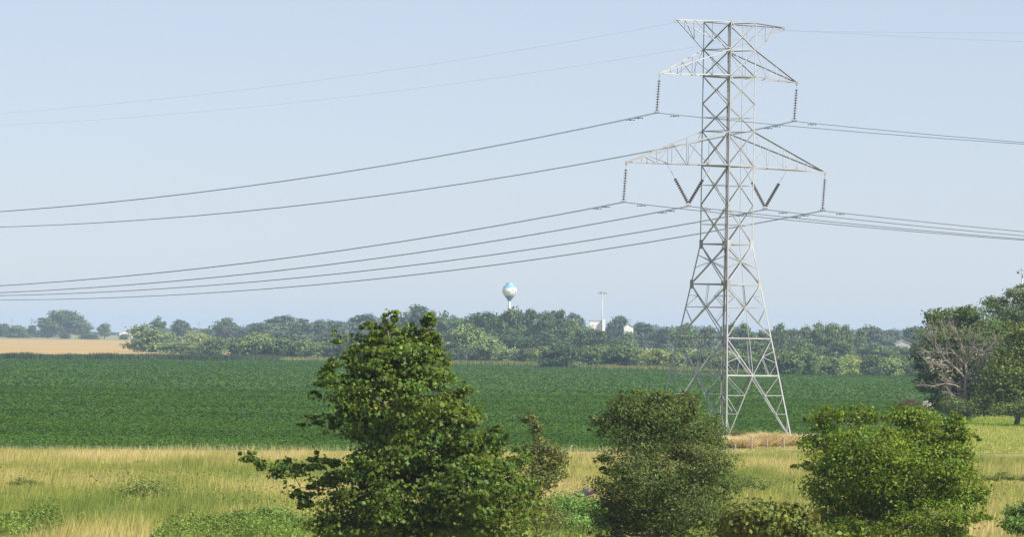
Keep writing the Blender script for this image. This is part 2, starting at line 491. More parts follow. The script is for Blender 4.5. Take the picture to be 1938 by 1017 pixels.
# ------------------------------------------------------------------ near trees
def near_tree(name, label, base_px, Y, blobs, n, leaf, colour, aspect=0.6, trunk_r=0.22, per=45, clump=0.30, depth=0.75, shell=0.5, name_cat='tree', group=None, twigs=120, bark=None, seed=1, upb=0.5, lobed=False, sprigs=3, flat=0.6):
    r = np.random.default_rng(seed)
    b0 = foot(base_px, Y)
    root = thing(name, label, name_cat, b0, group)
    k = 1.0 / ppm(Y); bl = []
    for (px, py, rx, ry) in blobs:
        dy = (r.random() - 0.5) * 2.0 * min(rx, 40) * k * 0.9
        p = at(px, py, Y + dy) - b0
        bl.append((p.x, p.y, p.z, rx*k, max(min(rx, ry*1.6)*k*depth*1.3, 0.25), ry*k))
    core = len(bl); parent_of = {}
    for (cx, cy_, cz, ax_, ay_, az_) in bl[:core]:          # small sprays breaking the outline
        for _ in range(sprigs):
            dv = unit(1, r)[0]
            if dv[2] < -0.5: continue
            m_ = min(ax_, az_); sr = 0.20 + 0.10*r.random()
            for (q, g_) in ((0.96, 1.0), (1.12, 0.72), (1.26 + 0.1*r.random(), 0.42)):
                parent_of[len(bl)] = (cx, cy_, cz)
                bl.append((cx+dv[0]*ax_*q, cy_+dv[1]*ay_*q, cz+dv[2]*az_*q + 0.05*m_*(q-1), m_*sr*1.25*g_, m_*sr*1.25*g_, m_*sr*g_))
    pts, o, sc, idx, which = blob_cloud(bl, n, clump, per, r, shell, flat, True)
    bl_all, bl = bl, bl[:core]
    ok = pts[:, 2] > 0.05
    v, f = leaves(pts[ok], leaf, aspect, o[ok], upb, r, lobed)
    kk = len(sc); warm = r.random((kk, 1)); lum = 0.72 + 0.62*r.random((kk, 1))
    tone_ = np.array(colour)*lum*(np.array((0.82, 1.0, 1.15))*(1-warm) + np.array((1.18, 1.02, 0.85))*warm)
    t = tone_[which[ok]]
    odd = r.random(len(t)) < 0.006
    t[odd] = t[odd]*np.array((2.2, 1.6, 1.2))                # a few yellowing leaves
    me = np_mesh('crown', v, f, M_near, np.repeat(t, 6 if lobed else 4, axis=0))
    link('crown', me, root)
    mb = MB()
    top = max(bl, key=lambda q: q[2])
    ax = lambda t: Vector((top[0]*max(t, 0)**1.5, top[1]*max(t, 0)**1.5, top[2]*t))
    mb.tube([ax(i/8) + Vector((0.12*math.sin(i*2.1), 0.12*math.cos(i*1.7), 0))*(0 if i == 0 else 1) for i in range(9)],
            [trunk_r*(1-0.93*i/8) for i in range(9)], 8)
    nodes = [(ax(t), trunk_r*(1-0.93*t)) for t in np.linspace(0.10, 0.9, 9)]
    todo = [Vector(q[:3]) for q in bl if q[2] > 0.2]
    while todo:
        best = None
        for e in todo:
            for (a, ra) in nodes:
                d = (e - a).length + (2.0*max(0.0, a.z - e.z) if a.z > e.z else 0)
                if best is None or d < best[0]: best = (d, e, a, ra)
        _, e, a, ra = best; todo.remove(e); rr = max(min(ra*0.62, trunk_r*0.42), 0.015)
        mid = a.lerp(e, .5) + Vector((r.normal()*.06, r.normal()*.06, -.06))*(e-a).length
        mb.tube([a, a.lerp(mid, .5), mid, mid.lerp(e, .5) + Vector((0, 0, .02)), e], [rr, rr*.93, rr*.84, rr*.75, rr*.62], 6)
        nodes.append((e, rr*.8)); nodes.append((mid, rr*.9))
    sel = r.choice(len(sc), size=min(twigs, len(sc)), replace=False)
    for i in sel:
        j = int(idx[i])
        a = Vector(parent_of.get(j, bl_all[j][:3]))
        if a.z <= 0.2: continue
        q = bl_all[j]; e = Vector(sc[i])
        mb.tube([a, a.lerp(e, .5) + Vector((0, 0, -0.06)), e], [trunk_r*0.11, trunk_r*0.08, 0.008], 4)
    mb.obj('trunk', bark or M_bark, root, True)
    return root

BIG = [(506,366,6,14),(508,380,9,12),(425,405,20,12),(500,420,26,22),(392,432,16,12),(430,462,32,20),(515,445,28,22),(459,360,9,9),(456,354,4,4),(505,372,8,15),(503,385,9,10),(401,383,11,6),(430,371,4,4),(440,376,14,10),(463,392,40,22),(470,408,48,24),
       (490,392,24,18),(400,416,13,13),(411,444,26,20),(372,452,11,7),(381,478,17,8),(359,486,8,4),(425,430,22,18),(470,455,58,34),(445,482,48,24),
       (551,457,16,20),(546,436,4,8),(525,470,30,24),(530,492,42,28),(580,502,17,15),(306,521,15,9),(292,520,6,4),(322,533,14,6),(345,535,25,11),(380,527,18,10),
       (357,556,22,15),(356,571,13,9),(398,556,26,19),(431,540,20,26),(463,512,48,26),(478,562,48,40),(515,535,52,34),(555,560,54,44),
       (462,430,34,30),(455,500,40,34),(440,560,40,40),(420,590,50,24),(470,600,70,26),(500,596,82,24),(585,588,52,32),(400,605,30,18),(600,545,24,30),(560,520,34,26)]
near_tree('maple_tree', 'tall dark green maple with ragged pointed crown rising left of centre above the field', 465, 200, BIG, 68000, 0.175, (0.092, 0.150, 0.014),
          0.75, 0.20, 60, 0.24, 0.75, 0.45, seed=4, lobed=True, flat=0.45, twigs=260)
SLIM = [(621,472,4,6),(624,484,6,8),(631,497,8,12),(616,478,5,3),(640,510,16,8),(651,523,14,9),(636,523,20,14),(614,512,10,6),(630,545,22,14),(648,540,14,10),(626,568,16,16),(634,590,26,16)]
near_tree('slender_tree', 'thin brownish olive sapling with a spiky bare tip beside the big maple', 628, 212, SLIM, 7500, 0.13, (0.125, 0.150, 0.038), 0.5, 0.12, 30, 0.34, 0.9, 0.3, seed=5)
MID = [(775,480,40,24),(740,488,30,22),(756,452,42,10),(752,470,48,20),(800,457,20,12),(702,484,12,14),(722,470,14,16),(785,492,52,25),(831,494,16,18),(742,518,38,26),(822,525,34,28),(718,551,20,17),
       (758,547,50,30),(831,551,29,27),(713,582,24,20),(758,584,50,27),(804,575,45,32),(709,522,10,3),(850,560,10,14),(790,600,70,16),(715,604,26,14)]
near_tree('broad_bush_tree', 'dull olive rounded tree with fine leaves in front of the pylon left legs', 770, 225, MID, 78000, 0.115, (0.096, 0.142, 0.028), 0.5, 0.18, 60, 0.24, 0.8, 0.45, seed=6, twigs=260)
RT = [(960,476,19,15),(996,472,23,12),(1060,477,33,15),(1113,492,16,18),(1136,499,4,3),(977,504,32,20),(1020,510,42,24),(1072,505,40,24),(952,507,20,12),(926,532,6,4),(938,528,8,6),(955,526,24,16),
      (1020,533,58,30),(1089,527,42,26),(1124,526,12,16),(972,557,32,22),(1038,561,60,30),(1112,557,32,22),(960,585,22,20),(1020,588,55,25),(1089,588,45,22),(1141,568,11,9),(1141,592,11,8),(985,606,30,14),(1050,604,34,16),(1100,610,30,12)]
near_tree('leafy_tree', 'bright green broad tree standing right of the pylon legs', 1040, 215, RT, 64000, 0.13, (0.122, 0.198, 0.012), 0.62, 0.2, 60, 0.24, 0.8, 0.4, seed=7, twigs=260)
near_tree('flowering_bush', 'dark leafy bush with pale yellow leaf tips at the bottom edge between two trees', 888, 185,
          [(885,592,36,18),(925,592,20,19),(852,600,18,13),(895,606,60,16),(868,584,14,9),(905,580,12,8)], 8000, 0.18, (0.14, 0.17, 0.03), 0.7, 0.06, 30, 0.33, 0.8, 0.4, 'bush', seed=8)
near_tree('young_bush', 'bright green young bush in the bottom right corner', 1186, 285, [(1186,590,19,15),(1178,598,14,10),(1196,578,10,8),(1200,600,20,14)], 6500, 0.17, (0.12, 0.22, 0.03), 0.6, 0.04, 30, 0.35, 0.8, 0.35, 'bush', seed=9)
near_tree('weed_thicket', 'dark green leafy weeds in the bottom left corner', 25, 292, [(20,596,34,10),(48,598,16,8),(0,598,20,12),(10,608,50,10)], 7000, 0.16, (0.13, 0.22, 0.035), 0.55, 0.03, 25, 0.4, 0.9, 0.3, 'weeds', seed=10)
near_tree('weed_thicket', 'long low green thicket left of the maple at the bottom edge', 295, 290, [(255,597,26,7),(290,593,30,10),(330,590,30,13),(350,600,30,14),(300,606,60,8)], 9000, 0.16, (0.13, 0.22, 0.04), 0.55, 0.03, 25, 0.4, 0.9, 0.3, 'weeds', seed=12)
near_tree('weed_thicket', 'pale green leafy weeds between the sapling and the round olive tree', 672, 285, [(665,575,26,14),(690,580,16,12),(650,590,26,12),(676,596,36,12)], 7000, 0.17, (0.16, 0.29, 0.06), 0.5, 0.03, 25, 0.4, 0.9, 0.3, 'weeds', seed=13)
near_tree('wildflower_clump', 'small purple flowered weed clump left of the round olive tree', 687, 300, [(688,561,9,4),(680,564,6,4)], 420, 0.14, (0.15, 0.09, 0.16), 0.6, 0.02, 14, 0.5, 0.9, 0.3, 'flowers', seed=14, twigs=10)
WEED = [((178, 556), 28, 10, 335, 'patch of low green weeds in the straw grass left of the maple'), ((40, 548), 16, 5, 350, 'small weed patch near the left edge of the grass'),
        ((172, 525), 7, 3, 420, 'tiny green tuft alone in the straw near the field edge'), ((872, 549), 16, 8, 345, 'green weed mound right of the round olive tree'),
        ((1165, 543), 26, 5, 350, 'flat grey green weed patch right of the bright green tree'), ((225, 580), 9, 5, 305, 'little weed clump above the long low thicket'),
        ((100, 585), 8, 6, 300, 'single leafy weed right of the corner weeds')]
for i, ((px, py), rx, ry, Y, lab) in enumerate(WEED):
    near_tree('weed_patch', lab, px, Y, [(px, py, rx*.6, ry*.8), (px-rx*0.6, py+ry*0.5, rx*0.6, ry*0.5), (px+rx*0.6, py+ry*0.4, rx*0.7, ry*0.6), (px+rx*1.1, py+ry*.7, rx*.5, ry*.4), (px-rx*1.1, py+ry*.7, rx*.4, ry*.4)], int(200*rx*ry/18), 0.15, (0.17, 0.23, 0.05), 0.5, 0.02, 16, 0.45, 1.6, 0.2, 'weeds', seed=20+i, twigs=8)

def undergrowth():
    V, Fc, T = [], [], []; off = 0
    for (xa, xb, Ya, Yb, n, hm) in ((330, 720, 226, 268, 26000, 1.5), (640, 960, 222, 262, 26000, 1.3), (930, 1160, 222, 262, 15000, 1.2), (-20, 80, 258, 288, 12000, 1.7), (185, 385, 256, 288, 24000, 1.75), (1160, 1230, 250, 282, 4000, .9)):
        Y = Ya + (Yb-Ya)*rng.random(n); u = rng.random(n)
        xl, xr = foot(xa, .5*(Ya+Yb)).x, foot(xb, .5*(Ya+Yb)).x
        x = xl + (xr-xl)*u
        q = vnoise(x, Y*0.6, 2.4, 51)*0.65 + vnoise(x, Y, 0.9, 52)*0.35
        ed = np.clip(np.minimum(u, 1-u)*9, 0.1, 1)*np.clip((Yb - Y)/9, .15, 1)
        z = hm*np.clip(q*1.5 - 0.12, 0.05, 1.3)*ed*(0.35 + 0.65*rng.random(n)**.5)
        v, f = leaves(np.stack([x, Y, z], 1), 0.15, .6, upb=.7)
        c = vnoise(x, Y, 3.1, 53)[:, None]
        t = np.array((0.10, 0.165, 0.03))*(1-c) + np.array((0.19, 0.29, 0.05))*c
        V.append(v); Fc.append(f + off); off += len(v); T.append(np.repeat(t, 4, axis=0))
    # weeds scattered through the straw grass
    n = 60000; Y = np.sqrt(rng.random(n)*(430**2 - 284**2) + 284**2); x = Y*(rng.random(n)*.25 - .13)
    q = vnoise(x, Y*.35, 4.5, 61)*.6 + vnoise(x, Y*.5, 1.5, 62)*.4
    k = (q > .57) & (rng.random(n) < np.clip((q-.55)*7, 0, 1)); x, Y, q = x[k], Y[k], q[k]; n = len(x)
    v, f = leaves(np.stack([x, Y, .35 + .75*rng.random(n)**.7*np.clip((430-Y)/60, .3, 1)], 1), .16, .55, upb=.6)
    c = vnoise(x, Y, 6, 63)[:, None]; t = np.array((0.12, 0.17, 0.04))*(1-c) + np.array((0.22, 0.27, 0.07))*c
    V.append(v); Fc.append(f + off); off += len(v); T.append(np.repeat(t, 4, axis=0))
    o = link('undergrowth', np_mesh('undergrowth', np.concatenate(V), np.concatenate(Fc), M_tint, np.concatenate(T)))
    tag(o, 'leafy green undergrowth along the bottom edge and weeds scattered in the straw grass', 'undergrowth', kind='stuff')
undergrowth()

# trees on the right edge, across the meadow
DT = 735
near_tree('cottonwood_tree', 'large dark green tree behind the bare dead branches at the right', 1118, DT,
          [(1106,362,27,14),(1125,356,16,9),(1085,365,10,8),(1146,374,28,17),(1067,402,9,12),(1097,388,28,20),(1136,398,34,24),(1077,428,13,20),(1106,428,25,26),(1098,455,16,14),(1140,440,26,26),(1120,462,30,10)],
          30000, 0.36, (0.085, 0.135, 0.022), 0.7, 0.45, 40, 0.28, 0.8, 0.5, seed=31)
near_tree('cottonwood_tree', 'grey green tree rising highest at the right edge behind the dark tree', 1178, 830,
          [(1181,334,13,10),(1155,343,12,7),(1171,353,25,12),(1197,347,14,14),(1186,326,6,5),(1180,375,25,20),(1180,420,20,30)], 14000, 0.36, (0.11, 0.155, 0.045), 0.7, 0.45, 30, 0.3, 0.8, 0.5, seed=32)
near_tree('cottonwood_tree', 'yellow green tree cut by the right edge with low hanging foliage', 1180, 715,
          [(1185,382,14,14),(1178,408,20,24),(1200,400,20,26),(1172,445,24,22),(1195,440,22,26),(1158,430,16,22),(1215,380,20,30),(1215,430,20,30),(1165,462,26,8),(1190,462,32,13),(1210,455,24,18),(1150,458,16,14),(1178,430,24,20)], 30000, 0.34, (0.115, 0.16, 0.02), 0.7, 0.4, 35, 0.3, 0.8, 0.5, seed=33)
near_tree('brown_bush', 'small brownish bush at the field edge left of the dead tree', 1060, 900, [(1060,458,9,5),(1053,460,6,4)], 900, 0.3, (0.13, 0.10, 0.06), 0.6, 0.05, 20, 0.4, 0.8, 0.3, 'bush', seed=34, twigs=12)

near_tree('undergrowth_bush', 'dark green undergrowth hiding the foot of the dead tree', 1116, DT-22, [(1108,461,15,9),(1128,463,13,8),(1118,468,22,6),(1140,466,12,7)], 4200, 0.3, (0.10, 0.145, 0.035), 0.6, 0.05, 25, 0.35, 0.8, 0.4, 'bush', seed=35, twigs=20)
near_tree('undergrowth_bush', 'green undergrowth at the foot of the right edge tree trunks', 1180, DT-30, [(1172,466,14,7),(1190,464,16,9),(1207,462,14,10),(1158,469,10,5)], 4200, 0.3, (0.115, 0.165, 0.03), 0.6, 0.05, 25, 0.35, 0.8, 0.4, 'bush', seed=36, twigs=20)
def dead_tree():
    Y = DT - 16
    b0 = foot(1122, Y); root = thing('dead_tree', 'bare pale dead tree with spreading branches in front of the dark tree', 'tree', b0)
    r = random.Random(5); trunk = MB(); k = 1/ppm(Y)
    P = lambda x, y, dy=0: at(x, y, Y+dy) - b0
    trunk.tube([Vector((0,0,0)), P(1122,455), P(1121,440), P(1123,425), P(1122,415)], [0.26,0.24,0.22,0.2,0.16], 7)
    limbs = [[(1122,430),(1110,418),(1100,410),(1092,400),(1084,388),(1078,376)], [(1122,415),(1123,405),(1118,395),(1115,385),(1112,377)],
             [(1122,415),(1127,403),(1130,393),(1133,380)], [(1122,440),(1132,432),(1142,436)], [(1122,445),(1110,438),(1098,436),(1085,440)],
             [(1110,418),(1098,415),(1085,414)], [(1130,393),(1140,406),(1146,412)], [(1122,415),(1108,400),(1100,385),(1092,378)], [(1122,432),(1135,420),(1150,395),(1165,385)],
             [(1121,450),(1112,452),(1103,448)], [(1092,400),(1080,400),(1068,402)], [(1123,425),(1136,412),(1142,398)]]
    for L in limbs:
        mb = MB(); n = len(L); dy = r.uniform(-1, -0.2)
        pts = [P(x, y, -0.8*i*abs(dy)) for i, (x, y) in enumerate(L)]
        mb.tube(pts, [0.13*(1-0.75*i/(n-1)) for i in range(n)], 5)
        def twig(p, d, ln, rad, lev):
            q = p + d*ln; m = p.lerp(q, .5) + Vector((r.uniform(-.1,.1), r.uniform(-.1,.1), r.uniform(0,.12)))*ln
            mb.tube([p, m, q], [rad, rad*.75, rad*.4], 4, False)
            if lev:
                for _ in range(4):
                    dd = (d + Vector((r.uniform(-1,1), r.uniform(-1,.6), r.uniform(-.7,1)))*.75).normalized()
                    twig(p.lerp(q, r.uniform(.3,1)), dd, ln*r.uniform(.4,.75), rad*.55, lev-1)
        for i in range(n-1):
            d0 = (pts[i+1]-pts[i]).normalized()
            for _ in range(4):
                dd = (d0*.8 + Vector((r.uniform(-1,1), r.uniform(-1,.5), r.uniform(-.6,1)))*.8).normalized()
                twig(pts[i].lerp(pts[i+1], r.random()), dd, r.uniform(.9, 2.0), .05, 2)
        mb.obj('limb', M_dead, root)
    trunk.obj('trunk', M_dead, root, True)
dead_tree()

# ------------------------------------------------------------------ shrubs and trees beyond the field
def unit_crown(kind, seed):
    """crown in a 1 x 1 x 1 space standing on z = 0; returns mesh data"""
    r = np.random.default_rng(seed); bl = []
    if kind == 'bush':
        for i in range(9):
            a = r.random()*6.28; q = 0.30*math.sqrt(r.random()); h = 0.28 + 0.45*r.random()
            bl.append((q*math.cos(a), q*math.sin(a), h, .20+.10*r.random(), .20+.1*r.random(), .2+.08*r.random()))
        bl += [(0,0,.35,.38,.38,.34),(0.12,-.1,.18,.36,.34,.2),(-.14,0,.2,.34,.34,.22)]
        n, s, per = 5600, .065, 50
    elif kind == 'tree':
        for i in range(13):
            a = r.random()*6.28; h = 0.34 + 0.55*r.random(); q = (0.36 - 0.28*max(0, h-.55)/.35)*math.sqrt(r.random())
            bl.append((q*math.cos(a), q*math.sin(a), h, .13+.09*r.random(), .14+.08*r.random(), .08+.07*r.random()))
        bl += [(0,0,.55,.30,.30,.30),(.05,0,.3,.3,.3,.14)]
        n, s, per = 6500, .052, 45
    elif kind == 'open':
        bl += [(0,0,.62,.22,.22,.2),(.1,.05,.45,.2,.2,.12)]
        for i in range(12):
            a = r.random()*6.28; h = 0.42 + 0.48*r.random(); q = (0.40 - .28*max(0, h-.6)/.35)*math.sqrt(r.random())
            bl.append((q*math.cos(a), q*math.sin(a), h, .10+.07*r.random(), .11+.07*r.random(), .05+.05*r.random()))
        n, s, per = 4200, .052, 40
    else:   # spire
        for i in range(10):
            h = 0.12 + 0.8*i/9; q = .3*(1.05-h)
            a = r.random()*6.28; bl.append((q*.4*math.cos(a), q*.4*math.sin(a), h, q+.08, q+.08, .11))
        n, s, per = 2600, .08, 30
    pts, o, sc, idx = blob_cloud(bl, n, .30, per, r, .5)
    ok = pts[:, 2] > 0.0
    v, f = leaves(pts[ok], s, .7, o[ok], .5, r)
    me = np_mesh('crown', v, f, M_leaf)
    mb = MB(); th = {'bush': .3, 'tree': .6, 'open': .7, 'spire': .85}[kind]
    mb.tube([(0,0,-.02),(.01,0,th*.5),(0,.01,th)], [.03,.022,.008], 6)
    for q in bl[:8]:
        mb.tube([(0,0,th*.45),(q[0]*.5,q[1]*.5,q[2]*.7),q[:3]], [.013,.01,.004], 4)
    return me, mb.mesh('trunk', M_bark)
CROWNS = {k: [unit_crown(k, 100*i+s) for s in range(nv)] for i, (k, nv) in enumerate((('bush', 4), ('tree', 5), ('open', 3), ('spire', 2)))}
COL = {'y': (0.25, 0.31, 0.075), 'l': (0.195, 0.265, 0.08), 'm': (0.115, 0.175, 0.05), 'd': (0.075, 0.12, 0.035), 'g': (0.10, 0.14, 0.07)}
cnt = [0]
def far_plant(name, label, cat, group, px, ytop, wpx, Y, kind, col, ybase=None):
    b = foot(px, Y)
    H = at(px, ytop, Y).z - b.z
    k = 1/ppm(Y); i = cnt[0]; cnt[0] += 1
    root = thing(name, label, cat, b, group)
    cm, tm = CROWNS[kind][i % len(CROWNS[kind])]
    root.rotation_euler = (0, 0, (i*2.399) % 6.28)
    root.scale = (wpx*k*1.08, wpx*k*1.08, H)
    c = COL[col]; j = 0.88 + 0.24*random.random()
    link('trunk', tm, root)
    o = link('crown', cm, root); o.color = (c[0]*j, c[1]*j, c[2]*j, 1)

# front row: (x, base y, width, height, kind, colour, label)
GB = 'shrubs along the far edge of the soybean field'
BELT = [
 (186,400,44,30,'bush','l','pale green dome shaped shrub at the right end of the tan field'),
 (212,399,36,10,'bush','y','low yellow green thicket joined to the dome shaped shrub beside the tan field'),
 (237,396,28,20,'bush','y','bright yellow green shrub between the dome shrub and the first dark round shrub'),
 (226,402,52,13,'bush','l','long low green thicket between the dome shaped shrub and the round pair'),
 (247,403,30,15,'bush','l','small pale shrub touching the left of the matching round pair'),
 (258,404,26,23,'bush','m','dark round shrub, left of a matching pair at the end of the corn rows'),
 (284,404,26,23,'bush','m','dark round shrub, right of a matching pair at the end of the corn rows'),
 (305,397,36,22,'bush','l','wide light green shrub behind and right of the matching round pair'),
 (313,405,22,17,'bush','g','small grey green shrub in front of the wide light green shrub'),
 (339,408,36,26,'bush','m','big round dark shrub halfway between the corn rows and the maple'),
 (361,406,22,24,'bush','l','narrow upright shrub touching the right side of the big round shrub'),
 (382,404,28,18,'bush','l','low pale shrub just left of the maple crown'),
 (404,405,30,22,'bush','g','pale shrub seen past the left edge of the maple crown'),
 (432,408,30,20,'bush','l','shrub mostly hidden behind the maple crown'),
 (528,410,30,24,'bush','l','light shrub touching the right side of the maple crown'),
 (538,413,26,20,'bush','g','small grey shrub low beside the right side of the maple crown'),
 (552,411,40,42,'bush','l','tall pale willow shrub first right of the maple'),
 (576,410,30,30,'bush','l','pale shrub left of the point below the water tower'),
 (600,410,34,15,'bush','l','low shrub line directly below the water tower'),
 (618,411,26,17,'bush','g','grey green shrub a little right of the point below the water tower'),
 (634,414,28,19,'bush','y','yellowish shrub left of the darkest big shrub'),
 (655,418,40,28,'bush','d','darkest big rounded shrub between the water tower and the light mast'),
 (686,418,36,28,'bush','m','dark rounded shrub below the white block building'),
 (674,419,12,8,'bush','l','tiny pale bush at the foot of the two dark rounded shrubs'),
 (708,416,24,22,'bush','y','yellow green shrub straight below the light mast'),
 (727,419,38,28,'bush','m','dark wide shrub right of the light mast'),
 (746,417,30,22,'bush','l','light shrub midway between the light mast and the pylon'),
 (770,420,36,26,'bush','y','pale yellow green shrub just left of the pylon'),
 (796,421,36,24,'bush','l','shrub seen through the left leg of the pylon'),
 (820,422,32,26,'bush','m','shrub seen between the left and middle legs of the pylon'),
 (846,423,34,27,'bush','l','shrub seen behind the middle leg of the pylon'),
 (872,424,36,28,'bush','m','shrub seen between the middle and right legs of the pylon'),
 (896,425,30,26,'bush','d','dark shrub behind the right leg of the pylon'),
 (918,427,30,29,'bush','m','dark shrub first to the right of the pylon'),
 (940,427,28,32,'bush','m','tall dark shrub second to the right of the pylon'),
 (965,427,32,24,'bush','l','light shrub third to the right of the pylon'),
 (991,427,28,22,'bush','y','yellowish shrub above the straw coloured weeds right of the pylon'),
 (1012,428,22,26,'bush','d','narrow dark shrub midway between the pylon and the right hand trees'),
 (1028,428,34,24,'bush','l','light shrub left of the pale house roof'),
 (1048,428,32,25,'bush','m','shrub below the pale house roof'),
 (1066,429,26,22,'bush','m','shrub touching the left side of the dead tree'),
]
for (px, yb, w, h, kind, col, lab) in BELT:
    top = yb - h
    if px > 295: yb = max(yb, float(np.interp(px, [300, 550, 700, 900, 1085], [409.5, 415, 419, 425, 429])) - 2.2)
    far_plant('shrub', lab, 'shrub', GB, px, top - 1.5, w*1.12, gnd(px, yb).y, kind, col)

GT = 'taller trees behind the shrub belt'
TREES = [
 # x, top y, width, distance, kind, colour, label
 (571,351,36,2150,'tree','d','dark tree left of the water tower stem'), (556,356,30,2250,'tree','m','tree just right of the maple tip and left of the water tower'),
 (589,354,28,2100,'tree','d','dark tree close against the left side of the water tower stem'), (599,347,32,2050,'tree','d','dark tree hiding the lower water tower stem'),
 (621,345,24,2100,'open','d','tallest open crowned tree just right of the water tower'), (638,350,24,2050,'tree','d','dark tree second to the right of the water tower'),
 (654,346,26,2150,'open','d','ragged tall tree third to the right of the water tower'), (668,360,30,2050,'tree','m','mid green tree left of the white block building'),
 (684,369,28,1980,'tree','m','tree whose top covers the left foot of the white block building'), (700,374,30,1960,'tree','d','dark tree below the white block building and mast'),
 (718,384,28,1950,'tree','d','low dark tree right of the mast foot'), (596,372,50,1960,'tree','d','wide dark tree filling the gap under the water tower'),
 (640,376,46,1950,'tree','d','wide dark tree behind the darkest big shrub'), (560,376,40,1980,'tree','d','dark tree behind the tall pale willow shrub'),
 (672,354,26,2900,'tree','g','hazy tree left of the white block building'), (722,356,26,2850,'tree','g','hazy tall tree between the mast and the white gabled building'),
 (714,366,18,2850,'open','g','hazy thin tree right next to the white block building'),
 (734,375,26,2380,'tree','m','tree covering the foot of the small white gabled building'), (697,377,30,2100,'tree','d','low tree covering the foot of the white block building'),
 (752,365,38,2800,'tree','g','hazy rounded tree right of the white gabled building'), (775,369,30,2700,'tree','g','hazy tree left of the pylon'),
 (800,366,30,2300,'tree','m','tree behind the left leg of the pylon'), (824,368,30,2350,'tree','g','tree behind the pylon between its left and middle legs'),
 (848,366,30,2400,'tree','g','tree directly behind the pylon middle leg'), (868,366,26,2300,'tree','m','tree behind the pylon right face'),
 (890,372,26,2350,'tree','m','narrow tree behind the pylon right leg'), (908,366,20,2200,'tree','m','narrow tree first right of the pylon'),
 (922,371,26,2300,'tree','g','rounded tree second right of the pylon'), (938,368,18,2150,'tree','m','slim tree, third right of the pylon'),
 (953,365,22,2150,'tree','m','dense tree at the middle of the row right of the pylon'), (967,364,22,2150,'tree','m','tallest tree in the row right of the pylon'),
 (982,368,26,2200,'tree','m','full tree next right of the tallest tree in the pylon side row'), (1000,371,20,2250,'tree','m','last narrow tree of the row right of the pylon'),
 (1014,368,32,2700,'tree','g','hazy tree right of the last narrow tree in that row'), (1036,373,34,2900,'tree','g','hazy low tree left of the pale house roof'),
 (1064,369,34,2700,'tree','g','hazy tree meeting the right hand dark tree'), (932,385,36,2000,'tree','m','low dense tree behind the shrubs right of the pylon'),
 (975,386,40,2000,'tree','m','low dense tree behind the light shrub right of the pylon'), (880,386,36,2050,'tree','m','low dense tree behind the pylon right leg'),
 (335,357,44,3000,'tree','g','hazy wooded hump left of the maple, highest part at left'), (312,365,40,2950,'tree','g','hazy tree left end of the wooded hump'),
 (358,361,30,2900,'tree','g','hazy tree right end of the wooded hump'), (378,361,24,2800,'tree','g','hazy narrow tree between the hump and the maple'),
 (396,362,26,2850,'tree','g','hazy tree behind the small left tip of the maple'), (428,355,44,2900,'tree','g','hazy tree just left of the maple top'),
 (462,360,40,2800,'tree','g','hazy tree behind the maple top'), (491,345,46,2700,'tree','g','tall hazy tree directly right of the maple top'), (521,350,26,2500,'open','m','open crowned tree between the maple and the water tower'),
 (540,358,34,2400,'tree','m','mid green tree right of the open crowned tree'), (500,368,50,2500,'tree','g','hazy tree behind the maple right shoulder'),
 (1046,392,46,2120,'tree','m','low dense tree hiding the walls of the house with the pale roof'), (1016,390,40,2080,'tree','m','low dense tree above the narrow dark shrub'),
 (345,374,60,2500,'tree','g','broad tree behind the big round dark shrub'), (395,376,50,2500,'tree','g','broad tree behind the low pale shrub left of the maple'), (310,378,40,2400,'tree','g','broad tree behind the wide light green shrub'),
]
for (px, yt, w, Y, kind, col, lab) in TREES:
    far_plant('tree', lab, 'tree', GT, px, yt, w*1.22, Y + (430 if px < 760 else 260), kind, col)
GL = 'distant trees beyond the tan field'
LEFT = [
 (85,350,52,4800,'tree','m','largest distant tree beyond the tan field at the left'), (66,361,32,4790,'tree','m','lower left shoulder tree beside the largest distant tree'), (105,361,30,4780,'tree','m','right shoulder tree beside the largest distant tree'),
 (131,366,18,4850,'tree','m','small round tree right of the largest distant tree'), (30,369,30,4750,'bush','m','dark bushy tree near the left edge beyond the tan field'),
 (48,368,13,4770,'tree','d','little round tree between the bushy tree and the largest tree'), (115,378,25,4700,'bush','d','dark low bush at the back edge of the tan field'),
 (85,377,15,4710,'bush','d','small dark bush below the largest distant tree'), (14,373,26,5000,'bush','g','low hazy bushes at the left edge under the cut tree'), (60,374,30,5050,'bush','g','low hazy bush left of the largest distant tree'), (15,366,15,4850,'tree','m','tree cut by the left edge of the photo'),
 (154,378,13,4730,'bush','m','little bush in front of the white farm shed'), (167,370,13,4850,'tree','m','small tree right of the white farm shed'),
 (192,357,24,3800,'open','d','open topped tree behind the dome shaped shrub'), (219,362,28,3750,'tree','g','rounded tree right of the open topped tree'),
 (248,372,24,3700,'tree','g','low tree between two rounded trees above the bright shrub'), (272,360,36,3600,'tree','g','broad rounded tree above the matching round pair'), (200,376,30,3780,'bush','g','low hazy bush under the open topped tree'), (290,371,30,3500,'tree','g','low hazy tree right of the broad rounded tree'),
]
for (px, yt, w, Y, kind, col, lab) in LEFT:
    far_plant('tree', lab, 'tree', GL, px, yt, w, Y, kind, col)

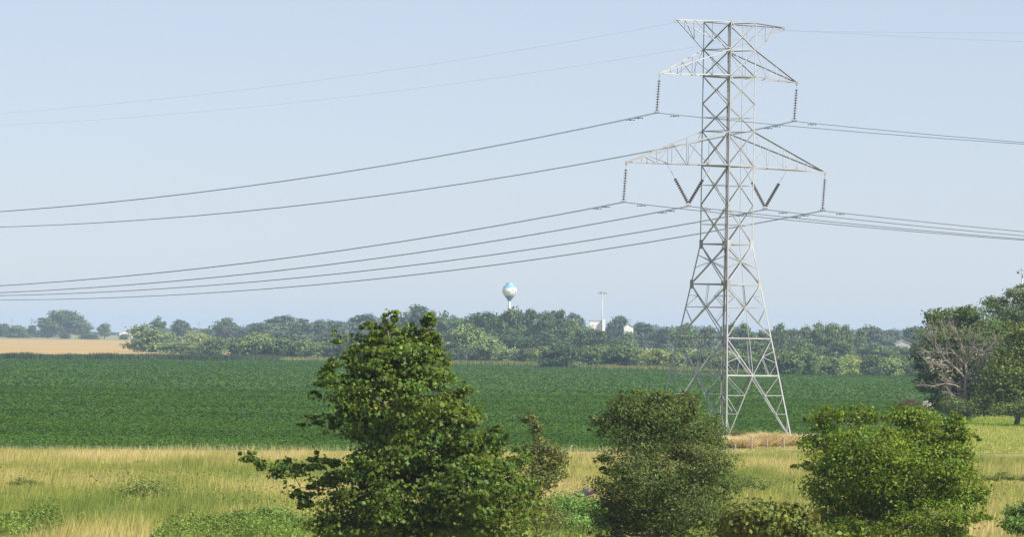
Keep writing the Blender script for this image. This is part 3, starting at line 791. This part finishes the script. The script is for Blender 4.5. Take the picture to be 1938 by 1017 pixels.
# the far wood on the horizon
def far_wood():
    prof = [(-300,369),(-60,369),(10,367),(22,374),(60,376),(138,378),(166,378.5),(180,373),(215,373),(250,373),(300,371),(320,364),(420,366),(440,360),(540,358),(680,366),(690,375),(716,377),(740,370),(800,370),(830,373),(900,374),(1000,376),(1050,376),(1100,377),(1400,379)]
    n = 42000; Y = 6900 + rng.random(n)*200
    px = -200 + rng.random(n)*1600
    top = np.interp(px, [q[0] for q in prof], [q[1] for q in prof])
    lump = vnoise(px*1.0, Y*0.05, 9, 71)
    b = np.array([foot(q, 7000) for q in np.linspace(-200, 1400, 81)])
    x = np.interp(px, np.linspace(-200, 1400, 81), b[:, 0])
    zt = np.array([at(a, c, 7000).z for a, c in zip(px, top)])
    gz = tzn(Y)
    hh = np.maximum(zt - gz, 1.0) * (0.72 + 0.4*lump)
    z = gz + hh * rng.random(n)**0.6
    v, f = leaves(np.stack([x, Y, z], 1), 3.2, .8, upb=.4)
    t = np.tile(np.array((0.06, 0.09, 0.035)), (len(v), 1))
    o = link('far_woods', np_mesh('far_woods', v, f, M_tint, t)); tag(o, 'hazy blue line of far woods along the horizon', 'woods', kind='stuff')
far_wood()

# ------------------------------------------------------------------ transmission tower
YT = 558.0
TC = foot(843, YT)
root = thing('transmission_tower', 'tall grey steel lattice electricity pylon with three pairs of crossarms', 'pylon', TC)
d_arm = Vector((-1, -1, 0)).normalized()          # towards the left, nearer crossarms
d_line = Vector((-1, 1, 0)).normalized()          # along the wires, to the left and away
Z = [45.2, 42.25, 39.4, 36.45, 33.5, 29.8, 25.6, 21.4, 17.1, 11.36, 7.4, 0.0]
def rad(z): return 2.84 if z >= 21.4 else 2.84 + (21.4 - z) * (7.5 - 2.84) / 21.4
CD = [Vector((-1,0,0)), Vector((0,-1,0)), Vector((1,0,0)), Vector((0,1,0))]      # left, near, right, far corners
def corner(i, z): return CD[i % 4]*rad(z) + Vector((0, 0, z))
FN = [(CD[i] + CD[(i+1) % 4]).normalized() for i in range(4)]                     # face between corner i and i+1
def member(name, p, q, w, nrm, parent=root):
    return MB().angle(p, q, w*0.88, nrm).obj(name, M_steel, parent)
for i in range(4):
    mb = MB()
    # the corner angle: flanges lie in the two faces that meet here
    for (z0, z1, w) in ((45.2, 21.4, .145), (21.4, -0.6, .175)):
        p, q = corner(i, z0), CD[i]*(rad(z1) if z1 >= 0 else rad(0)+.13) + Vector((0, 0, z1))
        e1 = (CD[(i+1) % 4] - CD[i]).normalized(); e2 = (CD[(i-1) % 4] - CD[i]).normalized(); t = .022; b = len(mb.v)
        for o in (p, q):
            for a, c in ((0,0),(w,0),(w,t),(t,t),(t,w),(0,w)): mb.v.append(tuple(o + e1*a + e2*c))
        for k in range(6): mb.f.append((b+k, b+(k+1) % 6, b+6+(k+1) % 6, b+6+k))
        mb.f.append(tuple(b+k for k in reversed(range(6)))); mb.f.append(tuple(b+6+k for k in range(6)))
    lg = mb.obj('leg', M_steel, root)
    fo = MB().lathe([(0, .35), (.45, .35), (.5, .25), (.5, -.6)], 12, tuple(CD[i]*7.52)).obj('footing', M_grey, lg)
L = lambda a, b, t: a.lerp(b, t)
for i in range(4):
    j = i + 1; n = FN[i]
    for k, zl in enumerate(Z[:11]):
        if k == 3 : continue
        if k == 6: continue
        if k == 9:
            m = L(corner(i, zl), corner(j, zl), .5)
            member('horizontal_strut', corner(i, zl), corner(j, zl), .15, n); continue
        member('horizontal_strut', corner(i, zl), corner(j, zl), .17 if k in (2, 5, 7, 8, 10) else .11, n)
    for k in range(7):
        z0, z1 = Z[k], Z[k+1]; o_ = n*0.03
        member('diagonal_brace', corner(i, z0), corner(j, z1), .11, n)
        member('diagonal_brace', corner(j, z0)-o_, corner(i, z1)-o_, .13 if i == 0 else .11, n)
        if k in (3, 5, 6) :
            zm = .5*(z0+z1); member('redundant_brace', corner(i, zm)-o_*2, corner(j, zm)-o_*2, .07, n)
    # flared panels: crossing diagonals with redundants
    for (z0, z1) in ((21.4, 17.1), (17.1, 11.36)):
        a, b, c, d = corner(i, z0), corner(j, z0), corner(i, z1), corner(j, z1); o_ = n*0.03
        s = rad(z0)/(rad(z0)+rad(z1)); x = L(L(a, d, s), L(b, c, s), .5)
        member('diagonal_brace', a, d, .12, n); member('diagonal_brace', b-o_, c-o_, .14, n)
        for (top, bot) in ((a, c), (b, d)):
            if z0 > 20:
                member('redundant_brace', L(top, bot, .27), x, .075, n); member('redundant_brace', L(top, bot, .6), x, .075, n)
            else:
                mt = L(top, bot, s); member('redundant_brace', mt, x, .085, n)
                q1 = L(top, x, .5); q2 = L(bot, x, .5)
                member('redundant_brace', L(top, bot, s*.5), q1, .06, n); member('redundant_brace', mt, q1, .06, n); member('redundant_brace', mt, q2, .06, n)
        if z0 < 20: member('redundant_brace', L(a, b, .5), x, .06, n)
    # K panel above the portal
    a, b, c, d = corner(i, 11.36), corner(j, 11.36), corner(i, 7.4), corner(j, 7.4); mid = L(c, d, .5)
    member('diagonal_brace', a, mid, .12, n); member('diagonal_brace', b, mid, .12, n); member('redundant_brace', L(a, b, .5), mid, .10, n)
    for (top, bot) in ((a, c), (b, d)):
        q = L(top, mid, .5)
        member('redundant_brace', L(top, bot, .33), q, .06, n); member('redundant_brace', L(top, bot, .66), q, .06, n)
        member('redundant_brace', q, L(bot, mid, .38), .06, n); member('redundant_brace', L(top, bot, .66), L(bot, mid, .38), .05, n)
    # portal legs: long diagonals from the middle of the belt to the feet with ladder bracing
    for (top, ci) in ((c, i), (d, j)):
        ft = corner(ci, 0.35); member('diagonal_brace', mid, ft, .13, n)
        ts = (.30, .58, .86); last = top
        for t in ts:
            l_, r_ = L(top, ft, t), L(mid, ft, t)
            member('redundant_brace', l_, r_, .07, n)
            member('redundant_brace', last, r_, .07, n); last = l_
# climbing rail on the near right face
cl = [L(corner(1, z), corner(2, z), .5) - FN[1]*.10 for z in (45.0, 21.4, 11.4)]
MB().tube(cl, .035, 5).obj('climbing_rail', M_steel, root)

def crossarm(sgn, r_tip, z_tip, z_top, z_bot, label, n_bay, chord):
    d = d_arm*sgn
    ia, ib = (0, 1) if sgn > 0 else (2, 3)
    tip = d*r_tip + Vector((0, 0, z_tip)); side = d.cross(Vector((0, 0, 1)))
    mb = MB(); up = [corner(ia, z_top), corner(ib, z_top)]; lo = [corner(ia, z_bot), corner(ib, z_bot)]
    for p in up: mb.angle(p, tip, chord, Vector((0, 0, 1)))
    for p in lo: mb.angle(p, tip + Vector((0, 0, -.10 if z_top > z_bot and z_tip <= z_bot+.5 else 0)), chord, Vector((0, 0, -1)))
    mb.box(tuple(tip + Vector((-.12, -.12, -.32))), tuple(tip + Vector((.12, .12, .06))))
    o = mb.obj('crossarm', M_steel, root); o['label'] = label
    def bar(p, q, w=.055): MB().angle(p, q, w, side).obj('lacing_bar', M_steel, o)
    for s_ in (0, 1):
        for b in range(1, n_bay):
            t = b/n_bay
            u, l = L(up[s_], tip, t), L(lo[s_], tip, t)
            bar(u, l)
            u0, l0 = L(up[s_], tip, (b-1)/n_bay), L(lo[s_], tip, (b-1)/n_bay)
            bar(u0, l) if b % 2 else bar(l0, u)
    for b in range(1, n_bay):
        t = b/n_bay
        bar(L(lo[0], tip, t), L(lo[1], tip, t)); bar(L(up[0], tip, t), L(up[1], tip, t))
        bar(L(lo[0], tip, (b-1)/n_bay), L(lo[1], tip, t))
    return tip
tips = {}
for sgn, sd in ((1, 'left'), (-1, 'right')):
    tips['s', sgn] = crossarm(sgn, 8.55, 45.15, 45.2, 42.25, 'top %s crossarm tapering upwards to the shield wire' % sd, 3, .10)
    tips['u', sgn] = crossarm(sgn, 10.85, 39.3, 42.25, 39.4, 'middle %s crossarm with one hanging insulator' % sd, 4, .11)
    tips['l', sgn] = crossarm(sgn, 15.7, 29.7, 33.5, 29.8, 'longest lower %s crossarm with two insulators' % sd, 5, .13)
# lower belt gusset plates where the legs bend
for i in range(4):
    for z in (21.4, 17.1):
        p = corner(i, z); e1 = (CD[(i+1) % 4]-CD[i]).normalized(); e2 = (CD[(i-1) % 4]-CD[i]).normalized()
        mb = MB()
        for e in (e1, e2):
            nn = e.cross(Vector((0, 0, 1))).normalized()*.012
            b = len(mb.v)
            for s_ in (1, -1):
                for (a, c) in ((-.02, -.5), (.5, -.5), (.5, .45), (-.02, .45)): mb.v.append(tuple(p + e*a + Vector((0, 0, c)) + nn*s_*1.5 + CD[i]*.03))
            mb.f += [(b, b+1, b+2, b+3), (b+7, b+6, b+5, b+4), (b, b+4, b+5, b+1), (b+1, b+5, b+6, b+2), (b+2, b+6, b+7, b+3), (b+3, b+7, b+4, b)]
        mb.obj('gusset_plate', M_steel, root)

# insulators: they hang from the arms and carry the wires
def string_mesh(mb, p, q, n=12, r=.19):
    p, q = Vector(p), Vector(q); d = q - p
    rot = d.to_track_quat('Z', 'Y').to_matrix(); ln = d.length; st = ln/n
    b0 = len(mb.v)
    prof = []
    for k in range(n):
        z = k*st
        prof += [(.035, z), (.04, z+st*.3), (r, z+st*.45), (r*.97, z+st*.62), (.04, z+st*.72)]
    prof.append((.05, ln))
    mb.lathe(prof, 10)
    for k in range(b0, len(mb.v)): mb.v[k] = tuple(p + rot @ Vector(mb.v[k]))
clamps = {}
GI = 'insulators hanging from the pylon crossarms'
for key, lab in ((('u', 1), 'straight hanging insulator string at the end of the middle left crossarm'), (('u', -1), 'straight hanging insulator string at the end of the middle right crossarm'),
                 (('l', 1), 'straight hanging insulator string at the end of the lower left crossarm'), (('l', -1), 'straight hanging insulator string at the end of the lower right crossarm')):
    tp = tips[key] + TC + Vector((0, 0, -.30)); o = thing('insulator_string', lab, 'insulator', tp, GI)
    dx = Vector((-.22, 0, 0))
    MB().tube([(0, 0, 0), dx*.1 + Vector((0, 0, -.45))], .035, 6).obj('hanger_link', M_steel, o)
    mb = MB(); string_mesh(mb, dx*.1 + Vector((0, 0, -.45)), dx + Vector((0, 0, -3.75))); mb.obj('disc_stack', M_ins, o, False)
    e = dx + Vector((0, 0, -3.75)); MB().box(tuple(e + Vector((-.28, -.28, -.18))), tuple(e + Vector((.28, .28, 0)))).obj('yoke_plate', M_steel, o)
    clamps[key] = tp + e + Vector((0, 0, -.2))
for sgn, sd in ((1, 'left'), (-1, 'right')):
    d = d_arm*sgn; z = 29.7
    ap = TC + d*6.05 + Vector((0, 0, 25.45)); o = thing('insulator_string', 'V shaped pair of dark insulators under the lower %s crossarm' % sd, 'insulator', ap, GI)
    for rr in (9.45, 2.65):
        top = TC + d*rr + Vector((0, 0, z)) - ap
        MB().tube([top, L(top, Vector((0, 0, .1)), .36)], .03, 5).obj('hanger_link', M_steel, o)
        mb = MB(); string_mesh(mb, L(top, Vector((0, 0, .1)), .36), L(top, Vector((0, 0, .1)), .97), 12, .19); mb.obj('disc_stack', M_ins, o)
    MB().box((-.28, -.28, -.12), (.28, .28, .1)).obj('yoke_plate', M_steel, o)
    clamps['v', sgn] = ap + Vector((0, 0, -.14))
# conductors
def sag(s, al, ar): return -(al*s*(1 - s/300.0)) if s >= 0 else -(ar*(-s)*(1 + s/300.0))
def conductor(name, label, p0, al, ar, twin, r, group):
    o = thing(name, label, 'power line', p0, group)
    ss = [-150 + 10*i for i in range(15)] + [-6, -3, 0, 3, 6] + [10 + 8*i for i in range(37)]
    for w_ in ((-1, 1) if twin else (0,)):
        off = d_arm*.23*w_
        MB().tube([d_line*s + off + Vector((0, 0, sag(s, al, ar))) for s in ss], r, 5).obj('wire', M_wire, o)
        if twin:
            for s in (-2.6, 2.6, 3.8):
                c = d_line*s + off + Vector((0, 0, sag(s, al, ar) - .16)); mb = MB()
                mb.tube([c - d_line*.3, c + d_line*.3], .018, 5)
                for e in (-1, 1): mb.tube([c + d_line*(.3*e - .09), c + d_line*(.3*e + .09)], .055, 6)
                mb.tube([c, c + Vector((0, 0, .16))], .03, 5)
                mb.obj('vibration_damper', M_wire, o)
GC = 'twin conductors strung from the pylon'
conductor('conductor', 'upper left twin wire hanging from the middle left crossarm', clamps['u', 1], .1425, .097, True, .026, GC)
conductor('conductor', 'upper right twin wire hanging from the middle right crossarm and passing behind the pylon', clamps['u', -1], .149, .097, True, .026, GC)
conductor('conductor', 'outermost lower left twin wire at the end of the lower left crossarm', clamps['l', 1], .1375, .0921, True, .026, GC)
conductor('conductor', 'inner lower left twin wire held by the left V insulator', clamps['v', 1], .139, .0921, True, .026, GC)
conductor('conductor', 'inner lower right twin wire held by the right V insulator', clamps['v', -1], .137, .0921, True, .026, GC)
conductor('conductor', 'outermost lower right twin wire at the end of the lower right crossarm', clamps['l', -1], .143, .0921, True, .026, GC)
GS = 'thin shield wires on the pylon top'
conductor('shield_wire', 'thin shield wire fixed to the top left arm of the pylon', TC + tips['s', 1] + Vector((0, 0, -.4)), .1075, .085, False, .006, GS)
conductor('shield_wire', 'thin shield wire fixed to the top right arm of the pylon', TC + tips['s', -1] + Vector((0, 0, -.4)), .1075, .04, False, .006, GS)

# ------------------------------------------------------------------ water tower
def water_tower():
    Y = 3300.0; b = foot(596, Y); k = 1/ppm(Y)
    o = thing('water_tower', 'blue and white water tower with a round tank rising above the trees', 'water tower', b)
    z = lambda y: at(596, y, Y).z - b.z
    zc, hb = z(330), 5.0*k
    Rm = 8.4*k
    n = 40
    MB().lathe([(1.5*k+1.6, -1), (1.5*k, 6), (1.45*k, z(345)), (1.45*k, z(341))], 24).obj('stem', M_white, o, True)
    MB().lathe([(1.55*k, z(341.2)), (2.2*k, z(340)), (4.2*k, z(337)), (6.0*k, z(335)), (6.02*k, z(334.9))], n).obj('tank_cone', M_dblue, o, True)
    MB().lathe([(6.0*k, z(335)), (7.2*k, z(333.6)), (8.2*k, z(331.8)), (Rm, z(330)), (8.4*k, z(328)), (7.7*k, z(326.0))], n).obj('tank_band', M_white, o, True)
    MB().lathe([(7.72*k, z(326.0)), (6.6*k, z(324)), (5.0*k, z(322.6)), (3.7*k, z(321.8)), (3.7*k, z(320.3)), (3.4*k, z(320)), (0, z(319.9))], n).obj('tank_dome', M_blue, o, True)
    # brown emblem and faint lettering panel curve with the band
    def patch(a0, a1, y0, y1, nm):
        mb = MB(); m = 6
        for yy in (y1, y0):
            t = np.interp(yy, [326, 328, 330, 331.8, 333.6], [7.7, 8.4, 8.6, 8.2, 7.2])*k + .06
            for q in range(m+1):
                a = math.radians(a0 + (a1-a0)*q/m); mb.v.append((t*math.sin(a), -t*math.cos(a), z(yy)))
        for q in range(m): mb.f.append((q, q+1, m+2+q, m+1+q))
        mb.obj(nm, M_brown, o)
    patch(22, 40, 328.3, 332.3, 'emblem'); patch(46, 62, 330, 331.8, 'emblem'); patch(-20, 6, 330.6, 331.1, 'emblem')
    MB().tube([(0, 0, z(320)), (0, 0, z(318.6))], .12, 6).obj('antenna', M_grey, o)
water_tower()

def light_mast(px, ytop, Y, label, lamps=8, rr=1.5, cross=False):
    b = foot(px, Y); o = thing('light_mast', label, 'light mast', b)
    H = at(px, ytop, Y).z - b.z
    MB().tube([(0, 0, 0), (0, 0, H*.5), (0, 0, H)], [.38, .30, .18], 10).obj('pole', M_steel, o, True)
    MB().lathe([(rr, H-.8), (rr+.1, H-.7), (rr, H-.6), (rr-.12, H-.7), (rr, H-.8)], 20).obj('ring_frame', M_steel, o)
    for i in range(4):
        a = i*math.pi/2
        MB().tube([(0, 0, H-.2), (rr*math.cos(a), rr*math.sin(a), H-.7)], .06, 5).obj('strut', M_steel, o)
    base = None
    for i in range(lamps):
        a = 2*math.pi*(i+.5)/lamps; mb = MB()
        c = Vector((rr*math.cos(a), rr*math.sin(a), H-1.0)); u = Vector((math.cos(a), math.sin(a), -.6)).normalized()
        mb.tube([c, c+u*.25, c+u*.7], [.15, .35, .42], 8)
        mb.obj('floodlight', M_grey, o)
light_mast(703, 329, 2500, 'tall slim light mast with a ring of lamps right of the water tower')
light_mast(1185, 303, 1500, 'tall grey mast at the right edge rising above the trees', 4, 1.1)

# ------------------------------------------------------------------ far buildings
def block(name, label, x0, x1, ytop, Y, depth, roof, wins=0, wall=None, rot=0.0):
    a, b = foot(x0, Y), foot(x1, Y); w = (b-a).length; c = (a+b)/2
    H = at((x0+x1)/2, ytop, Y).z - c.z
    o = thing(name, label, 'building', c); o.rotation_euler = (0, 0, rot)
    if roof == 'flat':
        MB().box((-w/2, 0, -1), (w/2, depth, H-.8)).obj('wall', M_white, o)
        MB().box((-w/2-.15, -.15, H-.8), (w/2+.15, depth+.15, H)).obj('roof', M_grey, o)
        hw = H
    else:
        rise = w*roof; hw = H-rise; mb = MB()
        mb.v = [(-w/2,0,-1),(w/2,0,-1),(w/2,depth,-1),(-w/2,depth,-1),(-w/2,0,hw),(w/2,0,hw),(w/2,depth,hw),(-w/2,depth,hw),(0,0,H-.1),(0,depth,H-.1)]
        mb.f = [(0,1,5,8,4),(2,3,7,9,6),(1,2,6,5),(3,0,4,7)]
        mb.obj('wall', wall or M_white, o)
        for s in (-1, 1):
            m2 = MB(); e = s*(w/2+.4)
            m2.v = [(0,-.4,H),(0,depth+.4,H),(e,depth+.4,hw-.2),(e,-.4,hw-.2),(0,-.4,H+.25),(0,depth+.4,H+.25),(e,depth+.4,hw+.05),(e,-.4,hw+.05)]
            m2.f = [(0,1,2,3),(7,6,5,4),(0,4,5,1),(2,6,7,3),(0,3,7,4),(1,5,6,2)]
            m2.obj('roof', M_pale if rot or roof > .3 else M_grey, o)
    for i in range(wins):
        x = -w/2 + w*(i+.5)/wins
        MB().box((x-.6, -.06, hw*.45), (x+.6, .05, hw*.45+1.4)).obj('window', M_glass, o)
    return o, w, H
M_pale = noise_mat('pale_roof', (0.36, 0.35, 0.34), (0.44, 0.43, 0.42), .5, .6)
bo, bw, bh = block('block_building', 'white block building with a grey roof edge beside the light mast', 688.5, 706.5, 363, 3000, 14, 'flat')
MB().box((bw*.32, -2.6, -1), (bw*.5, 0-.003, bh+.6)).obj('stair_tower', M_white, bo)
block('gabled_building', 'small white gabled building right of the light mast among hazy trees', 728.5, 739, 367.5, 3050, 16, .32, 1)
block('farm_shed', 'white farm shed with a low roof beyond the tan field', 148, 161, 375, 5000, 26, .22, 2)
block('farm_shed', 'white shed end partly hidden by the dome shaped shrub', 171.5, 179, 377, 4600, 16, .35, 1)
block('house', 'house with a pale roof left of the right hand trees', 1041, 1058, 386.5, 2500, 9, .22, 2, M_grey)

# utility poles
def utility_pole(px, ytop, Y, lab):
    b = foot(px, Y); o = thing('utility_pole', lab, 'utility pole', b, 'utility poles beyond the tan field'); H = at(px, ytop, Y).z - b.z
    MB().tube([(0, 0, -.5), (0, 0, H)], [.22, .15], 7).obj('pole', M_post, o)
    MB().box((-1.3, -.18, H-1.1), (1.3, -.30+.2, H-.9)).obj('crossbar', M_post, o)
for px, yt, Y, lab in ((24.5, 361, 4800, 'utility pole nearest the left edge above the dark bushy tree'), (46.5, 360, 4780, 'utility pole left of the largest distant tree'),
                       (116.5, 366, 4800, 'utility pole standing right of the largest distant tree'), (177.5, 364, 4000, 'utility pole left of the open topped tree'), (239.5, 365, 3900, 'utility pole between the two rounded trees right of the open topped tree')):
    utility_pole(px, yt, Y, lab)

# ------------------------------------------------------------------ fence posts, straw, heaps by the pylon
def post(px, yt, yb, white, lab):
    p = gnd(px, yb); h = (yb-yt)/ppm(p.y); mb = MB()
    r = random.uniform(.085, .11); tl = random.uniform(-.06, .06)
    mb.tube([(0, 0, -.3), (tl*.5*h, 0, h*.5), (tl*h, 0, h)], [r*1.1, r, r*.9], 8)
    mb.tube([(tl*h, 0, h), (tl*h, 0, h+.03)], [r*.9, r*.5], 8)
    o = mb.obj('fence_post', M_post if not white else M_palepost); o.location = p
    tag(o, lab, 'fence post', 'fence posts near the pylon foot')
M_palepost = noise_mat('pale_post', (0.50, 0.47, 0.42), (0.62, 0.60, 0.55), 4, .85)
for q in ((856.3, 506, 513, 0, 'short brown fence post right of the round olive tree'), (875.5, 499, 513.5, 0, 'pale brown fence post left of the straw heap middle'),
          (893.5, 500, 512.5, 0, 'dark thin fence post in front of the straw heap'), (912.5, 499, 511, 0, 'brown fence post left of the pylon right foot'),
          (930, 496, 504.5, 1, 'whitish fence post first right of the pylon right foot'), (939.3, 495, 505.5, 1, 'tallest whitish fence post left of the brush heap'),
          (946.5, 495, 502, 1, 'whitish fence post standing in the brush heap'), (962.4, 495, 502, 1, 'whitish fence post at the right end of the brush heap'), (668.5, 507.5, 513.5, 1, 'lone short whitish post at the field edge right of the sapling')):
    post(*q)
def heap(name, label, cat, pts, n, size, c1, c2, lean=1.6, h=.9, w=.08, seed=3):
    """loose pile of stalks over a line of mounds (px, base y, half width px, height m)"""
    r = np.random.default_rng(seed); V, Fc, T = [], [], []; off = 0
    for (px, yb, hw, hm) in pts:
        p = gnd(px, yb); m = n//len(pts); a = r.random(m)*6.283; q = np.sqrt(r.random(m))
        rw = hw/ppm(p.y)
        x = p.x + q*np.cos(a)*rw; y = p.y + q*np.sin(a)*rw*.8
        z = hm*(1-q**2)*(.75 + .5*vnoise(x, y, .9, seed))
        u = np.clip(vnoise(x, y, 1.1, seed+1) + r.normal(size=m)*.2, 0, 1)[:, None]
        v, f, t = blades(x, y, z*r.random(m)**.4, np.full(m, h)*(.5+.7*r.random(m)), np.full(m, w), lean, np.array(c1)*(1-u)+np.array(c2)*u, r)
        V.append(v); Fc.append(f+off); off += len(v); T.append(t)
    me = np_mesh(name, np.concatenate(V), np.concatenate(Fc), M_tint, np.concatenate(T))
    o = link(name, me); tag(o, label, cat)
    return o
heap('straw_heap', 'long heap of golden dry straw around the pylon foot behind the brown posts', 'straw', [(848, 510, 13, .55), (864, 511, 14, .4), (882, 509, 15, .75), (898, 509, 13, .9), (914, 508, 16, .6), (930, 507, 12, .35)], 13000, 1, (0.56, 0.46, 0.22), (0.70, 0.60, 0.33))
heap('weed_mound', 'green and yellow weeds growing on the straw at the pylon middle leg', 'weeds', [(858, 504, 11, .7), (846, 503, 9, .9)], 3000, 1, (0.07, 0.12, 0.03), (0.30, 0.26, 0.06), .8, .7, .09, 9)
def brush(name, label, px, yb, wpx, hpx, n, seed, mat):
    p = gnd(px, yb); k = 1/ppm(p.y); r = random.Random(seed); mb = MB()
    for i in range(n):
        x = r.gauss(0, .33)*wpx*k; y = r.gauss(0, .8); z = max(.02, (1-abs(x)/(wpx*k))*hpx*k*r.random())
        d = Vector((r.uniform(-1, 1), r.uniform(-.6, .6), r.uniform(-.35, .35))).normalized(); ln = r.uniform(.5, 1.5)
        c = Vector((x, y, z+.05)); rd = r.uniform(.025, .08)
        mb.tube([c-d*ln*.5, c+Vector((0, 0, .08)), c+d*ln*.5], [rd, rd*.9, rd*.6], 5)
    o = mb.obj(name, mat); o.location = p; tag(o, label, 'brush heap')
brush('brush_heap', 'pale heap of cut branches at the field edge right of the pylon', 955, 505, 17, 9, 150, 2, M_dead)
brush('brush_heap', 'pale grey heap at the field edge left of the dead tree', 1079, 466, 9, 9, 160, 4, noise_mat('bleached_wood', (0.42, 0.38, 0.33), (0.55, 0.50, 0.44), 3, .9))

# ------------------------------------------------------------------ air
hz = MB().box((-6600, -320, -1.2), (6600, 20400, 62)).obj('haze', None)
m, n, l = new_mat('haze_air'); n.remove(n['Principled BSDF'])
pv = n.new('ShaderNodeVolumePrincipled'); pv.inputs['Density'].default_value = 0.68e-4
pv.inputs['Color'].default_value = (0.52, 0.70, 1.0, 1); pv.inputs['Anisotropy'].default_value = 0.1
l.new(pv.outputs[0], n['Material Output'].inputs['Volume'])
hz.data.materials.append(m); hz['kind'] = 'stuff'
tag(hz, 'thin summer haze in the air over the fields', 'haze')
